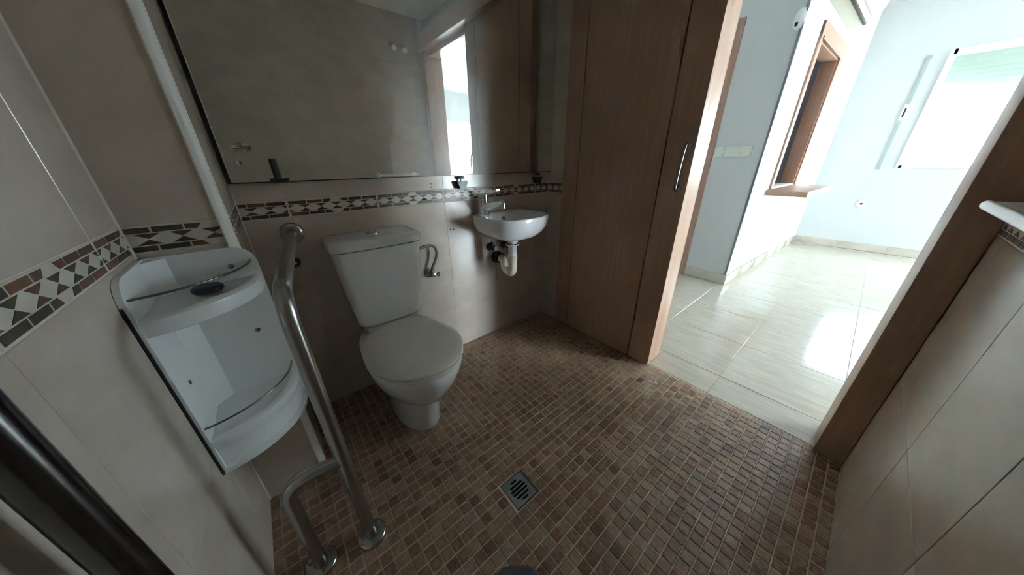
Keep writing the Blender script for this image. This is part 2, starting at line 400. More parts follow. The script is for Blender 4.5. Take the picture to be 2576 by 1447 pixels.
me.polygons.foreach_set('material_index', mi)
o = link(bpy.data.objects.new('mosaic_tiles', me), fl, world=False); o['kind'] = 'stuff'

# ---- door opening: wooden frame, track cover, sliding door
fr = thing('trim_2', 'brown wooden door frame around the bathroom doorway', 'door frame', (XD, YJ, 0), kind='structure')
box('frame_post', (XD, YF+0.001, 0.0), (1.622, YJ, OPT+0.03), 'wood', fr, ch=0.002)
box('frame_post', (1.5025, 0.543, 0.0), (1.622, 0.575, OPT), 'wood', fr, ch=0.002)
box('frame_head', (1.506, YJ, OPT-0.03), (1.622, 0.575, OPT), 'wood', fr, ch=0.002)
box('casing_board', (1.622, YJ-0.085, 0), (1.638, YJ-0.001, OPT+0.07), 'wood', fr, ch=0.002)
box('casing_board', (1.622, 0.544, 0), (1.636, 0.63, OPT+0.07), 'wood', fr, ch=0.002)
box('track_cover', (1.425, YF+0.002, 2.035), (1.518, YB-0.08, 2.15), 'wood', fr, ch=0.002)

dr = thing('door_1', 'brown sliding wooden door with two vertical grooves', 'door', (XD, YD1, 0), kind='structure')
yg1, yg2 = 1.147, 0.662
for a, b in ((YD1, yg2-0.003), (yg2+0.003, yg1-0.003), (yg1+0.003, YD0)):
    box('door_panel', (XD, a, 0.006), (XD+0.038, b, 2.03), 'wood', dr, ch=0.0012)
box('door_core', (XD+0.024, YD1+0.01, 0.008), (XD+0.032, YD0-0.01, 2.028), 'wood', dr)
hd = tube('door_handle', spline([(XD-0.001, 0.566, 1.158), (XD-0.022, 0.566, 1.160), (XD-0.030, 0.567, 1.13), (XD-0.033, 0.569, 1.07), (XD-0.030, 0.572, 1.01), (XD-0.022, 0.574, 0.982), (XD-0.001, 0.574, 0.984)], 6), 0.0055, 'dchrome', dr)
for z, y in ((1.158, 0.566), (0.984, 0.574)):
    h_ = disc_stack('handle_rose', (XD, y, z), (-1,0,0), [(0, 0.016), (0.004, 0.016), (0.006, 0.012)], 'dchrome', hd)

# ---- mirror
mi_ = thing('mirror', 'large frameless wall mirror above the patterned tile border', 'mirror', (0.72, YB, ZM))
box('backing', (XQ+0.003, YB-0.0165, ZM-0.0035), (XB-0.003, YB-0.001, 2.23), 'black', mi_)
box('mirror_glass', (XQ+0.013, YB-0.0215, ZM), (XB-0.004, YB-0.0166, 2.235), 'mirror', mi_)

# ================================================================ SETTING: hall and living room beyond the door
XC, YC, XF = 3.206, 0.657, 5.83
LCE = 2.65
nC = Vector((-0.133, -2.624, 0)).normalized(); dC = Vector((2.624, -0.133, 0)).normalized()
w_part = wall('wall_hall', 'white plaster wall around the bathroom doorway on the hall side', (1.608, 0, 0), (1,0,0), -4.3, 2.2, 0, LCE, 'plaster', 0.014, holes=[(YJ-0.001, 0.56, -1, OPT)], y0=0.0)
w_col = wall('wall_column', 'short white wall with the light switches beyond the doorway', (XC, 0, 0), (-1,0,0), -2.2, -YC, 0, LCE, 'plaster', 0.12, holes=[(-1.95, -1.10, -1, 2.05)], y0=0.0)
w_pass = wall('wall_passage', 'white wall with the wood-framed serving hatch', (XC, YC, 0), nC, 0.0, 2.70, 0, LCE, 'plaster', 0.10, holes=[(0.55, 1.37, 0.86, 1.985)], y0=0.0)
w_far = wall('wall_far', 'white end wall with the bright shuttered window', (XF, 0, 0), (-1,0,0), -0.65, 4.4, 0, LCE, 'plaster', 0.16, holes=[(0.11, 1.50, 1.01, 2.10)], y0=0.0)
w_south = wall('wall_south', 'white living room wall with the glazed balcony door', (0, -4.3, 0), (0,1,0), -5.99, -1.55, 0, LCE, 'plaster', 0.16, holes=[(-5.05, -3.72, 0.0, 2.06)], y0=0.0)
w_end = wall('wall_corridor', 'white wall closing the end of the hall', (0, 2.2, 0), (0,-1,0), 1.55, 3.35, 0, LCE, 'plaster', 0.1, y0=0.0)
w_kb = wall('wall_kitchen', 'pale lilac kitchen wall seen through the serving hatch', (0, 2.3, 0), (0,-1,0), 3.3, 6.1, 0, LCE, 'lilac', 0.1, y0=0.0)
w_ke = wall('wall_kitchen_side', 'pale lilac side wall of the kitchen behind the serving hatch', (5.95, 0, 0), (-1,0,0), -2.35, -0.62, 0, LCE, 'lilac', 0.12, y0=0.0)
c2 = box('ceiling_living', (1.5, -4.46, LCE), (6.1, 2.45, LCE+0.1), 'plaster'); tag(c2, 'white ceiling of the living room', 'ceiling', kind='structure')
# corridor door in the short wall
d2 = thing('door_2', 'wooden door with brown casing in the short hall wall', 'door', (XC, 1.1, 0), kind='structure')
box('casing_board', (XC-0.014, 1.014, 0), (XC+0.02, 1.102, 2.10), 'woodred', d2, ch=0.002)
box('casing_board', (XC-0.014, 1.948, 0), (XC+0.02, 2.01, 2.10), 'woodred', d2, ch=0.002)
box('casing_board', (XC-0.013, 1.014, 2.045), (XC+0.02, 2.01, 2.105), 'woodred', d2, ch=0.002)
box('door_leaf', (XC+0.03, 1.10, 0.006), (XC+0.07, 1.95, 2.05), 'woodred', d2, ch=0.002)
# floor of cream marble tiles
f2 = box('floor_living', (XTH, -4.4, -0.06), (6.05, 2.4, -0.0035), 'mjoint'); tag(f2, 'glossy cream marble tiled floor beyond the doorway', 'floor', kind='structure')
TL = 0.452
xs = [XTH + 0.0012] + [1.69 + TL*k for k in range(10)]
ys = [0.232 + TL*k for k in range(-11, 6)]
for i in range(len(xs)-1):
    for j in range(len(ys)-1):
        a, b, c, d = xs[i], min(xs[i+1], 6.0), max(ys[j], -4.3), ys[j+1]
        if a > XF + 0.2 or (a < 1.6 and not (c < 0.6 and d > -0.3)): continue
        if c > 2.2 or d < -4.29: continue
        g = 0.0013; z = -0.001
        if a < 1.6: c, d = max(c, YJ-0.0), min(d, 0.543)
        bx = [(a+g,c+g,-0.01),(b-g,c+g,-0.01),(b-g,d-g,-0.01),(a+g,d-g,-0.01),(a+g,c+g,z-0.001),(b-g,c+g,z-0.001),(b-g,d-g,z-0.001),(a+g,d-g,z-0.001),
              (a+g+0.0015,c+g+0.0015,z),(b-g-0.0015,c+g+0.0015,z),(b-g-0.0015,d-g-0.0015,z),(a+g+0.0015,d-g-0.0015,z)]
        mesh('floor_tile', bx, MF, 'marble', f2)
# skirting of marble pieces
def skirting(name, label, loc, nd, u0, u1, hgt=0.092):
    o = boxes(name, [((u0, -0.006, 0.0), (u1, 0.0, hgt-0.004))], 'mjoint'); o.matrix_basis = frame(loc, nd); tag(o, label, 'skirting', kind='structure')
    u = u0
    while u < u1 - 0.01:
        e = min(u + 0.43, u1)
        b_ = box('skirting_tile', (u+0.001, -0.014, 0.0), (e-0.001, -0.004, hgt), 'marble', o, world=False, ch=0.002); u = e
    return o
skirting('baseboard_column', 'cream marble skirting under the light switches', (XC, 0, 0), (-1,0,0), -1.012, -YC)
skirting('baseboard_passage', 'cream marble skirting below the serving hatch', (XC, YC, 0), nC, -0.012, 2.60)
skirting('baseboard_far', 'cream marble skirting under the bright window', (XF, 0, 0), (-1,0,0), -0.52, 4.2)
# grey metal corner guard
g1 = boxes('trim_3', [((-0.016, -0.006, 0.095), (0.004, 0.0, LCE)), ((-0.006, -0.006, 0.095), (0.0, 0.012, LCE))], 'greym'); g1.matrix_basis = frame((XC, YC, 0), nC)
tag(g1, 'dark grey metal guard on the corner beside the light switches', 'corner guard', kind='structure')

# far window with roller shutter
w1 = thing('window_1', 'white framed window with a half lowered roller shutter', 'window', basis=frame((XF, 0, 0), (-1,0,0)), kind='structure')
U0, U1, Z0, Z1 = 0.11, 1.50, 1.01, 2.10
for nm, lo, hi in (('window_frame', (U0-0.02, -0.012, Z0-0.012), (U0+0.028, 0.14, Z1+0.02)), ('window_frame', (U1-0.028, -0.012, Z0-0.012), (U1+0.02, 0.14, Z1+0.02)),
                   ('window_frame', (U0, -0.012, Z1-0.03), (U1, 0.14, Z1+0.02)), ('window_frame', (U0, -0.012, Z0-0.012), (U1, 0.14, Z0+0.02)), ('window_mullion', (0.785, 0.03, Z0), (0.835, 0.08, Z1))):
    box(nm, lo, hi, 'winw', w1, world=False, ch=0.003)
for a, b in ((U0+0.028, 0.785), (0.835, U1-0.028)):
    box('pane', (a, 0.050, Z0+0.02), (b, 0.055, Z1-0.03), 'glass', w1, world=False)
z = 2.07; k = 0
while z > 1.80:
    box('shutter_slat', (U0+0.03, 0.095, z-0.0455), (U1-0.03, 0.107, z), 'shut', w1, world=False, ch=0.003); z -= 0.0445
sb = thing('shutter_strap', 'grey roller shutter strap hanging beside the bright window', 'strap', basis=frame((XF, 0.036, 1.0), (-1,0,0)))
box('strap', (-0.012, -0.008, 0.0), (0.014, -0.004, 1.09), 'strap', sb, world=False)
box('winder_plate', (-0.018, -0.010, 0.50), (0.020, -0.0005, 0.66), 'winw', sb, world=False, ch=0.002)
box('slot', (-0.004, -0.0115, 0.53), (0.010, -0.0095, 0.62), 'groove', sb, world=False)  # dark plate painted for the shaded slot opening
box('guide', (-0.018, -0.012, 1.06), (0.020, -0.0005, 1.10), 'strap', sb, world=False, ch=0.002)
box('strap_end', (-0.016, -0.012, -0.02), (0.018, -0.0005, 0.005), 'strap', sb, world=False, ch=0.002)
# balcony door (behind the view, brings the daylight)
w3 = thing('window_3', 'white framed glazed balcony door of the living room', 'window', basis=frame((0, -4.3, 0), (0,1,0)), kind='structure')
for lo, hi in (((-5.05, 0.04, 0), (-5.00, 0.1, 2.06)), ((-3.77, 0.04, 0), (-3.72, 0.1, 2.06)), ((-5.05, 0.04, 2.01), (-3.72, 0.1, 2.06)), ((-5.05, 0.04, 0), (-3.72, 0.1, 0.05)), ((-4.42, 0.05, 0.05), (-4.36, 0.09, 2.01))):
    box('window_frame', lo, hi, 'winw', w3, world=False, ch=0.003)
box('pane', (-5.00, 0.066, 0.05), (-4.42, 0.071, 2.01), 'glass', w3, world=False); box('pane', (-4.36, 0.066, 0.05), (-3.77, 0.071, 2.01), 'glass', w3, world=False)
ex = box('wall_sun_bounce', (-1.0, -9.2, -0.1), (12.0, -9.0, 5.5), 'blue'); tag(ex, 'added pale wall outside the balcony door, bouncing sunlight indoors', 'wall', kind='structure')  # added out of view to reflect sun through the balcony door
te = box('floor_terrace', (-1.0, -9.0, -0.2), (12.0, -4.47, -0.06), 'mjoint'); tag(te, 'pale terrace paving outside the balcony door', 'floor', kind='structure')

# serving hatch
w2 = thing('window_2', 'serving hatch with a pinkish wooden frame and projecting sill', 'window', basis=frame((XC, YC, 0), nC), kind='structure')
A0, A1, B0, B1 = 0.48, 1.50, 0.845, 2.085
box('casing_board', (A0, -0.016, B0), (0.555, 0.0, B1), 'woodred', w2, world=False, ch=0.003)
box('casing_board', (1.365, -0.016, B0), (A1, 0.0, B1), 'woodred', w2, world=False, ch=0.003)
box('casing_board', (A0, -0.018, 1.98), (A1, 0.0, B1), 'woodred', w2, world=False, ch=0.003)
box('bead', (A0+0.05, -0.026, 1.972), (1.40, -0.016, 1.995), 'woodred', w2, world=False, ch=0.003)
box('lining_board', (0.55, 0.0, B0), (0.565, 0.115, 1.985), 'woodred', w2, world=False, ch=0.001)
box('lining_board', (1.352, 0.0, B0), (1.37, 0.115, 1.985), 'woodred', w2, world=False, ch=0.001)
box('lining_board', (0.55, 0.0, 1.965), (1.37, 0.115, 1.985), 'woodred', w2, world=False, ch=0.001)
box('sill_board', (0.42, -0.29, 0.795), (1.46, 0.115, 0.842), 'woodred', w2, world=False, ch=0.008)
kt = thing('kitchen_counter', 'dark topped kitchen counter behind the serving hatch', 'counter', (5.0, 2.0, 0))
box('worktop', (3.35, 1.70, 0.86), (5.94, 2.298, 0.90), 'slate', kt, ch=0.004)
box('cabinet_body', (3.36, 1.73, 0.0), (5.93, 2.29, 0.86), 'winw', kt)

# ================================================================ THINGS beyond the door
# air conditioner
ac = thing('air_conditioner', 'ivory split air conditioner mounted above the serving hatch', 'air conditioner', basis=frame((XC, YC, 2.19), nC) @ Matrix.Translation((0, -0.001, 0)))
prof = [(0.0, 0.0), (-0.095, -0.004), (-0.15, 0.03), (-0.19, 0.085), (-0.205, 0.15), (-0.20, 0.22), (-0.17, 0.265), (0.0, 0.275)]
loft('casing', [[(u, y, z) for y, z in prof] for u in (0.36, 0.365, 1.295, 1.30)], 'acw', ac, world=False, ang=35)
box('louver', (0.42, -0.118, -0.010), (1.27, -0.099, 0.004), 'groove', ac, world=False, ch=0.002)
fp = [(-0.152, 0.022), (-0.195, 0.082), (-0.212, 0.15), (-0.207, 0.225), (-0.175, 0.268)]
v = []; 
for u in (0.375, 1.285): v += [(u, y, z) for y, z in fp] + [(u, y+0.012, z) for y, z in fp[::-1]]
n = len(fp)*2
f = [tuple(range(n)), tuple(range(2*n-1, n-1, -1))] + [(i, (i+1) % n, n+(i+1) % n, n+i) for i in range(n)]
mesh('front_panel', v, f, 'acw', ac, world=False, sm=True)
box('intake_slot', (0.9, -0.20, 0.235), (1.2, -0.185, 0.245), 'groove', ac, world=False)
# corner sensor
se = thing('corner_sensor', 'small white rounded sensor on the corner below the ceiling', 'sensor', (XC, YC, 1.95))
rings = []
for k in range(9):
    t = -1 + 2*k/8; s = math.sqrt(max(0.02, 1 - t*t*0.92)); z = 2.0 + 0.07*t
    rings.append([(XC + 0.02 + (0.048*math.cos(a))*s, YC + 0.02 + 0.048*math.sin(a)*s, z) for a in [2*PI*q/20 for q in range(20)]])
loft('shell', rings, 'winw', se)
box('lens', (XC-0.034, YC+0.025, 1.955), (XC-0.026, YC+0.04, 1.975), 'groove', se)
# switches
for i, (ya, yb, lab) in enumerate(((0.936, 1.008, 'single cream light switch next to the brown door casing'), (0.736, 0.932, 'triple cream light switch plate near the grey corner guard'))):
    sw = thing('light_switch', lab, 'switch', (XC, ya, 1.135))
    box('plate', (XC-0.009, ya, 1.128), (XC-0.0005, yb, 1.205), 'cream', sw, ch=0.002)
    n = 1 if i == 0 else 3
    st = (yb-ya)/n
    for k in range(n):
        box('rocker', (XC-0.014, ya+k*st+0.010, 1.137), (XC-0.008, ya+(k+1)*st-0.010, 1.196), 'cream', sw, ch=0.0015)
# outlet
ou = thing('aerial_socket', 'small round white wall outlet with a dark hole under the window', 'outlet', basis=frame((XF, 0.042, 0.575), (-1,0,0)))
disc_stack('plate', (0, -0.0005, 0), (0,-1,0), [(0, 0.042), (0.006, 0.042), (0.009, 0.036)], 'winw', ou, world=False)
disc_stack('hole', (0.004, -0.0085, 0), (0,-1,0), [(0, 0.013), (0.003, 0.012)], 'groove', ou, world=False)  # dark disc painted for the shade inside the hole

# ================================================================ THINGS in the bathroom
def egg(cx, yf, yb, hw, z, yw=None, n=40, ef=2.0, eb=2.6):
    """egg outline: front yf (small y), back yb, widest at yw"""
    if yw is None: yw = yf + (yb-yf)*0.45
    out = []
    for k in range(n):
        t = 2*PI*k/n; c, s = math.cos(t), math.sin(t); e = ef if s < 0 else eb
        x = hw*math.copysign(abs(c)**(2/e), c); y = (yb-yw)*abs(s)**(2/e) if s >= 0 else -(yw-yf)*abs(s)**(2/e)
        out.append((cx+x, yw+y, z))
    return out
TX = 0.312
to = thing('toilet', 'white close-coupled toilet with its lid closed against the tiled wall', 'toilet', (TX, 1.1, 0))
rg = [egg(TX, 0.957, 1.33, 0.098, 0.0, 1.13), egg(TX, 0.952, 1.33, 0.100, 0.012, 1.13), egg(TX, 0.935, 1.33, 0.093, 0.10, 1.12), egg(TX, 0.915, 1.33, 0.090, 0.175, 1.10),
      egg(TX, 0.905, 1.33, 0.092, 0.198, 1.09), egg(TX, 0.868, 1.33, 0.118, 0.220, 1.06), egg(TX, 0.832, 1.34, 0.145, 0.27, 1.03), egg(TX, 0.803, 1.35, 0.165, 0.32, 1.01),
      egg(TX, 0.786, 1.36, 0.177, 0.365, 1.00), egg(TX, 0.781, 1.36, 0.180, 0.392, 1.0), egg(TX, 0.783, 1.36, 0.178, 0.400, 1.0), egg(TX, 0.800, 1.35, 0.160, 0.402, 1.0)]
loft('bowl', rg, 'china', to)
box('cistern_platform', (TX-0.115, 1.20, 0.34), (TX+0.115, 1.40, 0.434), 'china', to, ch=0.02)
def dshape(z, grow=0.0, n=44):
    o = []
    for k in range(n):
        t = 2*PI*k/n; c, s = math.cos(t), math.sin(t)
        if s < 0: x = 0.184*math.copysign(abs(c)**(2/2.05), c); y = 1.0 - 0.218*abs(s)**(2/2.05)
        else:
            q = abs(s)**(2/3.2); x = math.copysign(abs(c)**(2/3.2), c)*(0.184 - 0.05*s**1.3); y = 1.0 + 0.246*q
        o.append((TX + x*(1+grow/0.184), 1.02 + (y-1.02)*(1+grow/0.22), z))
    return o
loft('seat_ring', [dshape(0.404, -0.006), dshape(0.406, 0.0), dshape(0.416, 0.0), dshape(0.418, -0.005)], 'seat', to)
loft('seat_lid', [dshape(0.421, -0.006), dshape(0.424, 0.0), dshape(0.431, 0.0), dshape(0.436, -0.006), dshape(0.439, -0.03), dshape(0.441, -0.09)], 'seat', to)
for s in (-1, 1):
    disc_stack('hinge', (TX+s*0.075, 1.236, 0.420), (s*1.0, 0, 0), [(-0.018, 0.010), (-0.016, 0.012), (0.016, 0.012), (0.018, 0.010)], 'seat', to, n=16)
def rrect(cx, hw, y0, y1, z, r, bow=0.0, n=6):
    pts = []
    for (sx, yy, a0) in ((1, y1, 0), (-1, y1, PI/2), (-1, y0, PI), (1, y0, 1.5*PI)):
        for k in range(n+1):
            a = a0 + PI/2*k/n; px = cx + sx*(hw-r) + r*math.cos(a); py = (yy - r if yy == y1 else yy + r) + r*math.sin(a)
            if yy == y0: py -= bow*(1-((px-cx)/hw)**2)
            pts.append((px, py, z))
        if yy == y0 and sx == -1:
            for q in range(1, 8):
                px = cx - (hw-r) + 2*(hw-r)*q/8; pts.append((px, y0 - bow*(1-((px-cx)/hw)**2), z))
    return pts
CX = 0.318
cs = [(0.434, 0.118, 1.258, 1.395, 0.03), (0.437, 0.131, 1.247, 1.405, 0.035), (0.452, 0.142, 1.238, 1.412, 0.035), (0.52, 0.150, 1.234, 1.415, 0.035), (0.65, 0.165, 1.229, 1.417, 0.034), (0.785, 0.176, 1.226, 1.419, 0.034)]
loft('cistern', [rrect(CX, hw, a, b, z, r, 0.012) for z, hw, a, b, r in cs], 'china', to, ang=60)
lid = loft('cistern_lid', [rrect(CX, hw, a, b, z, 0.034, 0.012) for z, hw, a, b in ((0.788, 0.176, 1.226, 1.419), (0.790, 0.182, 1.219, 1.421), (0.806, 0.183, 1.218, 1.421), (0.820, 0.179, 1.223, 1.420), (0.827, 0.168, 1.236, 1.414), (0.829, 0.14, 1.26, 1.395))], 'china', to, ang=60)
bt = disc_stack('flush_button', (0.318, 1.318, 0.828), (0,0,1), [(0, 0.028), (0.005, 0.028), (0.008, 0.024), (0.008, 0.020), (0.011, 0.018)], 'chrome', lid)
# water supply to the cistern
vs = thing('cistern_supply', 'chrome stop valve with a braided hose curving to the toilet cistern', 'valve', (0.596, YB, 0.545))
tube('hose', spline([(0.500, 1.345, 0.700), (0.530, 1.352, 0.712), (0.575, 1.365, 0.716), (0.615, 1.378, 0.702), (0.634, 1.388, 0.665), (0.622, 1.393, 0.622), (0.602, 1.395, 0.588), (0.598, 1.395, 0.57)], 6), 0.0068, 'hose', vs)
disc_stack('wall_rose', (0.596, YB-0.0005, 0.548), (0,-1,0), [(0, 0.028), (0.004, 0.028), (0.010, 0.016)], 'dchrome', vs)
disc_stack('valve_body', (0.598, YB-0.01, 0.548), (0,-1,0), [(0, 0.013), (0.045, 0.013), (0.047, 0.010)], 'dchrome', vs, n=16)
disc_stack('hose_nut', (0.598, 1.395, 0.552), (0,0,1), [(0, 0.011), (0.022, 0.011), (0.024, 0.008)], 'dchrome', vs, n=6)
disc_stack('valve_knob', (0.606, 1.388, 0.548), (1,-0.35,-0.15), [(0, 0.006), (0.014, 0.006), (0.015, 0.013), (0.027, 0.013), (0.029, 0.010)], 'dchrome', vs, n=12)
disc_stack('cistern_nut', (0.4895, 1.343, 0.699), (1,0.05,0), [(0, 0.011), (0.014, 0.011)], 'dchrome', vs, n=6)

# floor-to-wall grab rail
gr = thing('grab_rail', 'brushed steel floor-to-wall safety rail beside the toilet', 'grab rail', (-0.016, 0.70, 0))
R0 = 0.0175
main = fillet([(0.052, YB-0.004, 0.852), (-0.026, 0.702, 0.856), (-0.016, 0.70, 0.004)], 0.095, 14)
tube('main_bar', main, R0, 'steel', gr, n=24)
side = fillet([(-0.022, 0.702, 0.365), (-0.153, 0.722, 0.365), (-0.153, 0.722, 0.004)], 0.07, 12)
tube('side_leg', side, R0*0.97, 'steel', gr, n=24)
disc_stack('wall_flange', (0.052, YB-0.0005, 0.852), (0,-1,0), [(0, 0.040), (0.006, 0.040), (0.012, 0.036), (0.014, 0.020)], 'steel', gr, n=36)
for x, y in ((-0.016, 0.70), (-0.153, 0.722)):
    fg = disc_stack('floor_flange', (x, y, 0.0), (0,0,1), [(0, 0.042), (0.010, 0.042), (0.014, 0.038), (0.016, 0.020)], 'steel', gr, n=36)
    for k in range(3):
        a = 2*PI*k/3 + 0.6
        disc_stack('bolt', (x+0.030*math.cos(a), y+0.030*math.sin(a), 0.014), (0,0,1), [(0, 0.005), (0.003, 0.0045)], 'dchrome', fg, n=8)
# black wall hook under the flange
hk = thing('wall_hook', 'small round black hook with a chrome centre on the tiled wall under the rail flange', 'hook', (0.030, YB, 0.734))
disc_stack('base', (0.030, YB-0.0005, 0.734), (0,-1,0), [(0, 0.020), (0.008, 0.019), (0.014, 0.013)], 'black', hk)
disc_stack('knob', (0.030, YB-0.013, 0.734), (0,-1,0), [(0, 0.006), (0.010, 0.006), (0.012, 0.003)], 'chrome', hk, n=12)
# vertical grab bar on the left wall
vb = thing('vertical_grab_bar', 'dark steel vertical grab bar on the tiled wall near the shower', 'grab bar', (XL, 0.40, 0.35))
tube('bar', fillet([(XL+0.001, 0.404, 0.36), (XL+0.042, 0.404, 0.36), (XL+0.042, 0.404, 0.98), (XL+0.001, 0.404, 0.98)], 0.03, 8), 0.0175, 'darksteel', vb, n=24)
for z in (0.36, 0.98):
    disc_stack('flange', (XL+0.0005, 0.404, z), (1,0,0), [(0, 0.036), (0.006, 0.036), (0.010, 0.020)], 'darksteel', vb)

# corner shelf rack
RC = (XL+0.0008, YP-0.0008); RR = 0.204; RZ0, RZ1 = 0.372, 0.902
ra = thing('corner_shelf_rack', 'white plastic two-tier corner shelf rack under the patterned border', 'shelf rack', (RC[0], RC[1], RZ0))
def side_panel(name, along):
    # panel outline (s along the wall, z), rounded outer top corner
    r = 0.05; S = RR + 0.002
    pts = [(0.0, RZ0), (S-0.012, RZ0), (S, RZ0+0.012)] + [(S - r + r*math.cos(a), RZ1 - r + r*math.sin(a)) for a in [PI/2*k/8 for k in range(9)]] + [(0.0, RZ1)]
    # waist: pull the outer edge in between the shelves
    out = []
    for i, (s, z) in enumerate(pts): out.append((s, z))
    def P(s, z, t): return (RC[0]+t, RC[1]-s, z) if along == 'y' else (RC[0]+s, RC[1]-t, z)
    rings = [[P(s, z, t) for s, z in out] for t in (0.0, 0.008, 0.010)]
    return loft(name, rings, 'acry', ra, ang=30)
side_panel('side_panel', 'y'); side_panel('side_panel', 'x')
def arc(r, n=20, a0=0.0, a1=PI/2): return [(RC[0] + r*math.cos(a0+(a1-a0)*k/n), RC[1] - r*math.sin(a0+(a1-a0)*k/n)) for k in range(n+1)]
def quarter(name, zr, parent=ra, m='acry', rin=0.0):
    """zr = list of (z, radius): stacked quarter discs from bottom to top"""
    rings = []
    for z, r in zr:
        rings.append([(RC[0]+0.006, RC[1]-0.006, z)] + [(max(x, RC[0]+0.006), min(y, RC[1]-0.006), z) for x, y in arc(r)])
    return loft(name, rings, m, parent, ang=35)
quarter('shelf', [(0.778, 0.195), (0.782, 0.203), (0.800, 0.206), (0.815, 0.203), (0.820, 0.197), (0.821, 0.188), (0.814, 0.178)])
quarter('shelf', [(0.440, 0.196), (0.452, 0.200), (0.470, 0.207), (0.480, 0.205), (0.484, 0.198), (0.484, 0.188), (0.476, 0.178)])
quarter('bottom_fascia', [(0.374, 0.200), (0.376, 0.207), (0.388, 0.208), (0.392, 0.203), (0.393, 0.198), (0.440, 0.198)])
box('gap_shade_strip', (RC[0]+0.0005, RC[1]-RR-0.0046, RZ0+0.004), (RC[0]+0.0045, RC[1]-RR-0.0022, RZ1-0.05), 'black', ra)  # black strip stands in for the shaded gap beside the wall
# chamfered inner corner
v = [(RC[0]+0.010, RC[1]-0.045, 0.40), (RC[0]+0.045, RC[1]-0.010, 0.40), (RC[0]+0.006, RC[1]-0.006, 0.40)]
loft('corner_fillet', [v, [(a, b, RZ1-0.004) for a, b, _ in v]], 'acry', ra, sm=False)
for z, r in ((0.862, 0.192), (0.520, 0.196)):
    pts = [Vector((RC[0]+0.009, RC[1]-r+0.01, z))] + [Vector((x, y, z)) for x, y in arc(r, 24, 0.0, PI/2)][::-1] + [Vector((RC[0]+r-0.01, RC[1]-0.009, z))]
    pts = [Vector((x, y, z)) for x, y in arc(r, 24, 0.045, PI/2-0.045)]
    wr = tube('guard_wire', pts, 0.0026, 'dchrome', ra, n=8)
def screw(p, ax): disc_stack('screw', p, ax, [(0, 0.006), (0.002, 0.006), (0.003, 0.003)], 'dchrome', ra, n=10)
screw((RC[0]+0.150, RC[1]-0.010, 0.852), (0,-1,0)); screw((RC[0]+0.150, RC[1]-0.010, 0.655), (0,-1,0)); screw((RC[0]+0.010, RC[1]-0.130, 0.62), (1,0,0))
pk = disc_stack('soap_cap', (-0.160, 0.958, 0.8215), (0,0,1), [(0, 0.026), (0.004, 0.029), (0.010, 0.029), (0.014, 0.025)], 'navy', None)
pk.location = (0, 0, 0); tag(pk, 'dark navy round cap lying on the upper shelf of the corner rack', 'cap')

# wash basin
BX = 1.062
def bring(a, f_, b_, z, cx=BX, yw=None, n=48, ef=2.3, eb=6.0):
    return egg(cx, f_, b_, a, z, yw if yw else f_ + (b_-f_)*0.42, n, ef, eb)
wb = thing('wash_basin', 'small white wall-hung wash basin below the mirror', 'basin', (BX, YB, 0.70))
WY = YB - 0.0006
rg = [bring(0.030, 1.205, 1.265, 0.702, 1.03, eb=2.2), bring(0.085, 1.160, 1.320, 0.706, 1.035, eb=3), bring(0.138, 1.125, 1.400, 0.721, 1.047, eb=4), bring(0.175, 1.103, WY, 0.747, 1.056, eb=5),
      bring(0.193, 1.092, WY, 0.780), bring(0.198, 1.088, WY, 0.812), bring(0.199, 1.087, WY, 0.826), bring(0.196, 1.090, WY-0.002, 0.8315), bring(0.186, 1.101, WY-0.004, 0.832),
      bring(0.182, 1.105, 1.345, 0.830, 1.066, eb=3.0), bring(0.176, 1.111, 1.338, 0.822, 1.066, eb=3), bring(0.150, 1.130, 1.326, 0.78, 1.064, eb=2.6), bring(0.105, 1.160, 1.305, 0.738, 1.055, eb=2.3), bring(0.045, 1.205, 1.270, 0.722, 1.04, eb=2.1), bring(0.02, 1.222, 1.25, 0.720, 1.035, eb=2.0)]
loft('bowl', rg, 'china', wb, ang=60)
disc_stack('waste_ring', (1.035, 1.236, 0.7205), (0,0,1), [(0, 0.021), (0.002, 0.021), (0.003, 0.012), (0.001, 0.010)], 'chrome', wb)
disc_stack('overflow_hole', (1.048, 1.334, 0.803), (0,-1,0.35), [(-0.004, 0.010), (0.0025, 0.010)], 'black', wb, n=16)  # black disc paints the dark inside of the hole
# faucet
fa = thing('basin_faucet', 'chrome single-lever mixer tap on the wash basin', 'faucet', (0.945, 1.375, 0.831))
FX, FY = 0.945, 1.378
disc_stack('body', (FX, FY, 0.8315), (0,0,1), [(0, 0.031), (0.006, 0.031), (0.008, 0.028), (0.055, 0.026), (0.082, 0.027), (0.088, 0.026)], 'chrome', fa)
sp = spline([(FX, FY-0.005, 0.866), (FX+0.001, FY-0.05, 0.880), (FX+0.002, FY-0.10, 0.894), (FX+0.003, FY-0.150, 0.906), (FX+0.004, FY-0.172, 0.908)], 5)
so = tube('spout', sp, 0.011, 'chrome', fa, rads=[0.026 - 0.011*min(1, i/12) for i in range(len(sp))])
disc_stack('aerator', (FX+0.004, FY-0.163, 0.906), (0,-0.1,-1), [(0, 0.015), (0.026, 0.015), (0.027, 0.010)], 'chrome', so)
disc_stack('cartridge_cap', (FX, FY, 0.920), (0,0.12,1), [(0, 0.027), (0.012, 0.028), (0.020, 0.023), (0.024, 0.010)], 'chrome', fa)
lv = [(FX, FY-0.005, 0.934), (FX, FY-0.05, 0.944), (FX+0.001, FY-0.10, 0.957), (FX+0.002, FY-0.130, 0.966)]
rings = []
for (x, y, z), hw in zip(lv, (0.019, 0.014, 0.011, 0.012)):
    rings.append([(x-hw, y, z-0.002), (x+hw, y, z-0.002), (x+hw, y, z+0.006), (x+hw*0.5, y, z+0.010), (x-hw*0.5, y, z+0.010), (x-hw, y, z+0.006)])
loft('lever', rings, 'chrome', fa)
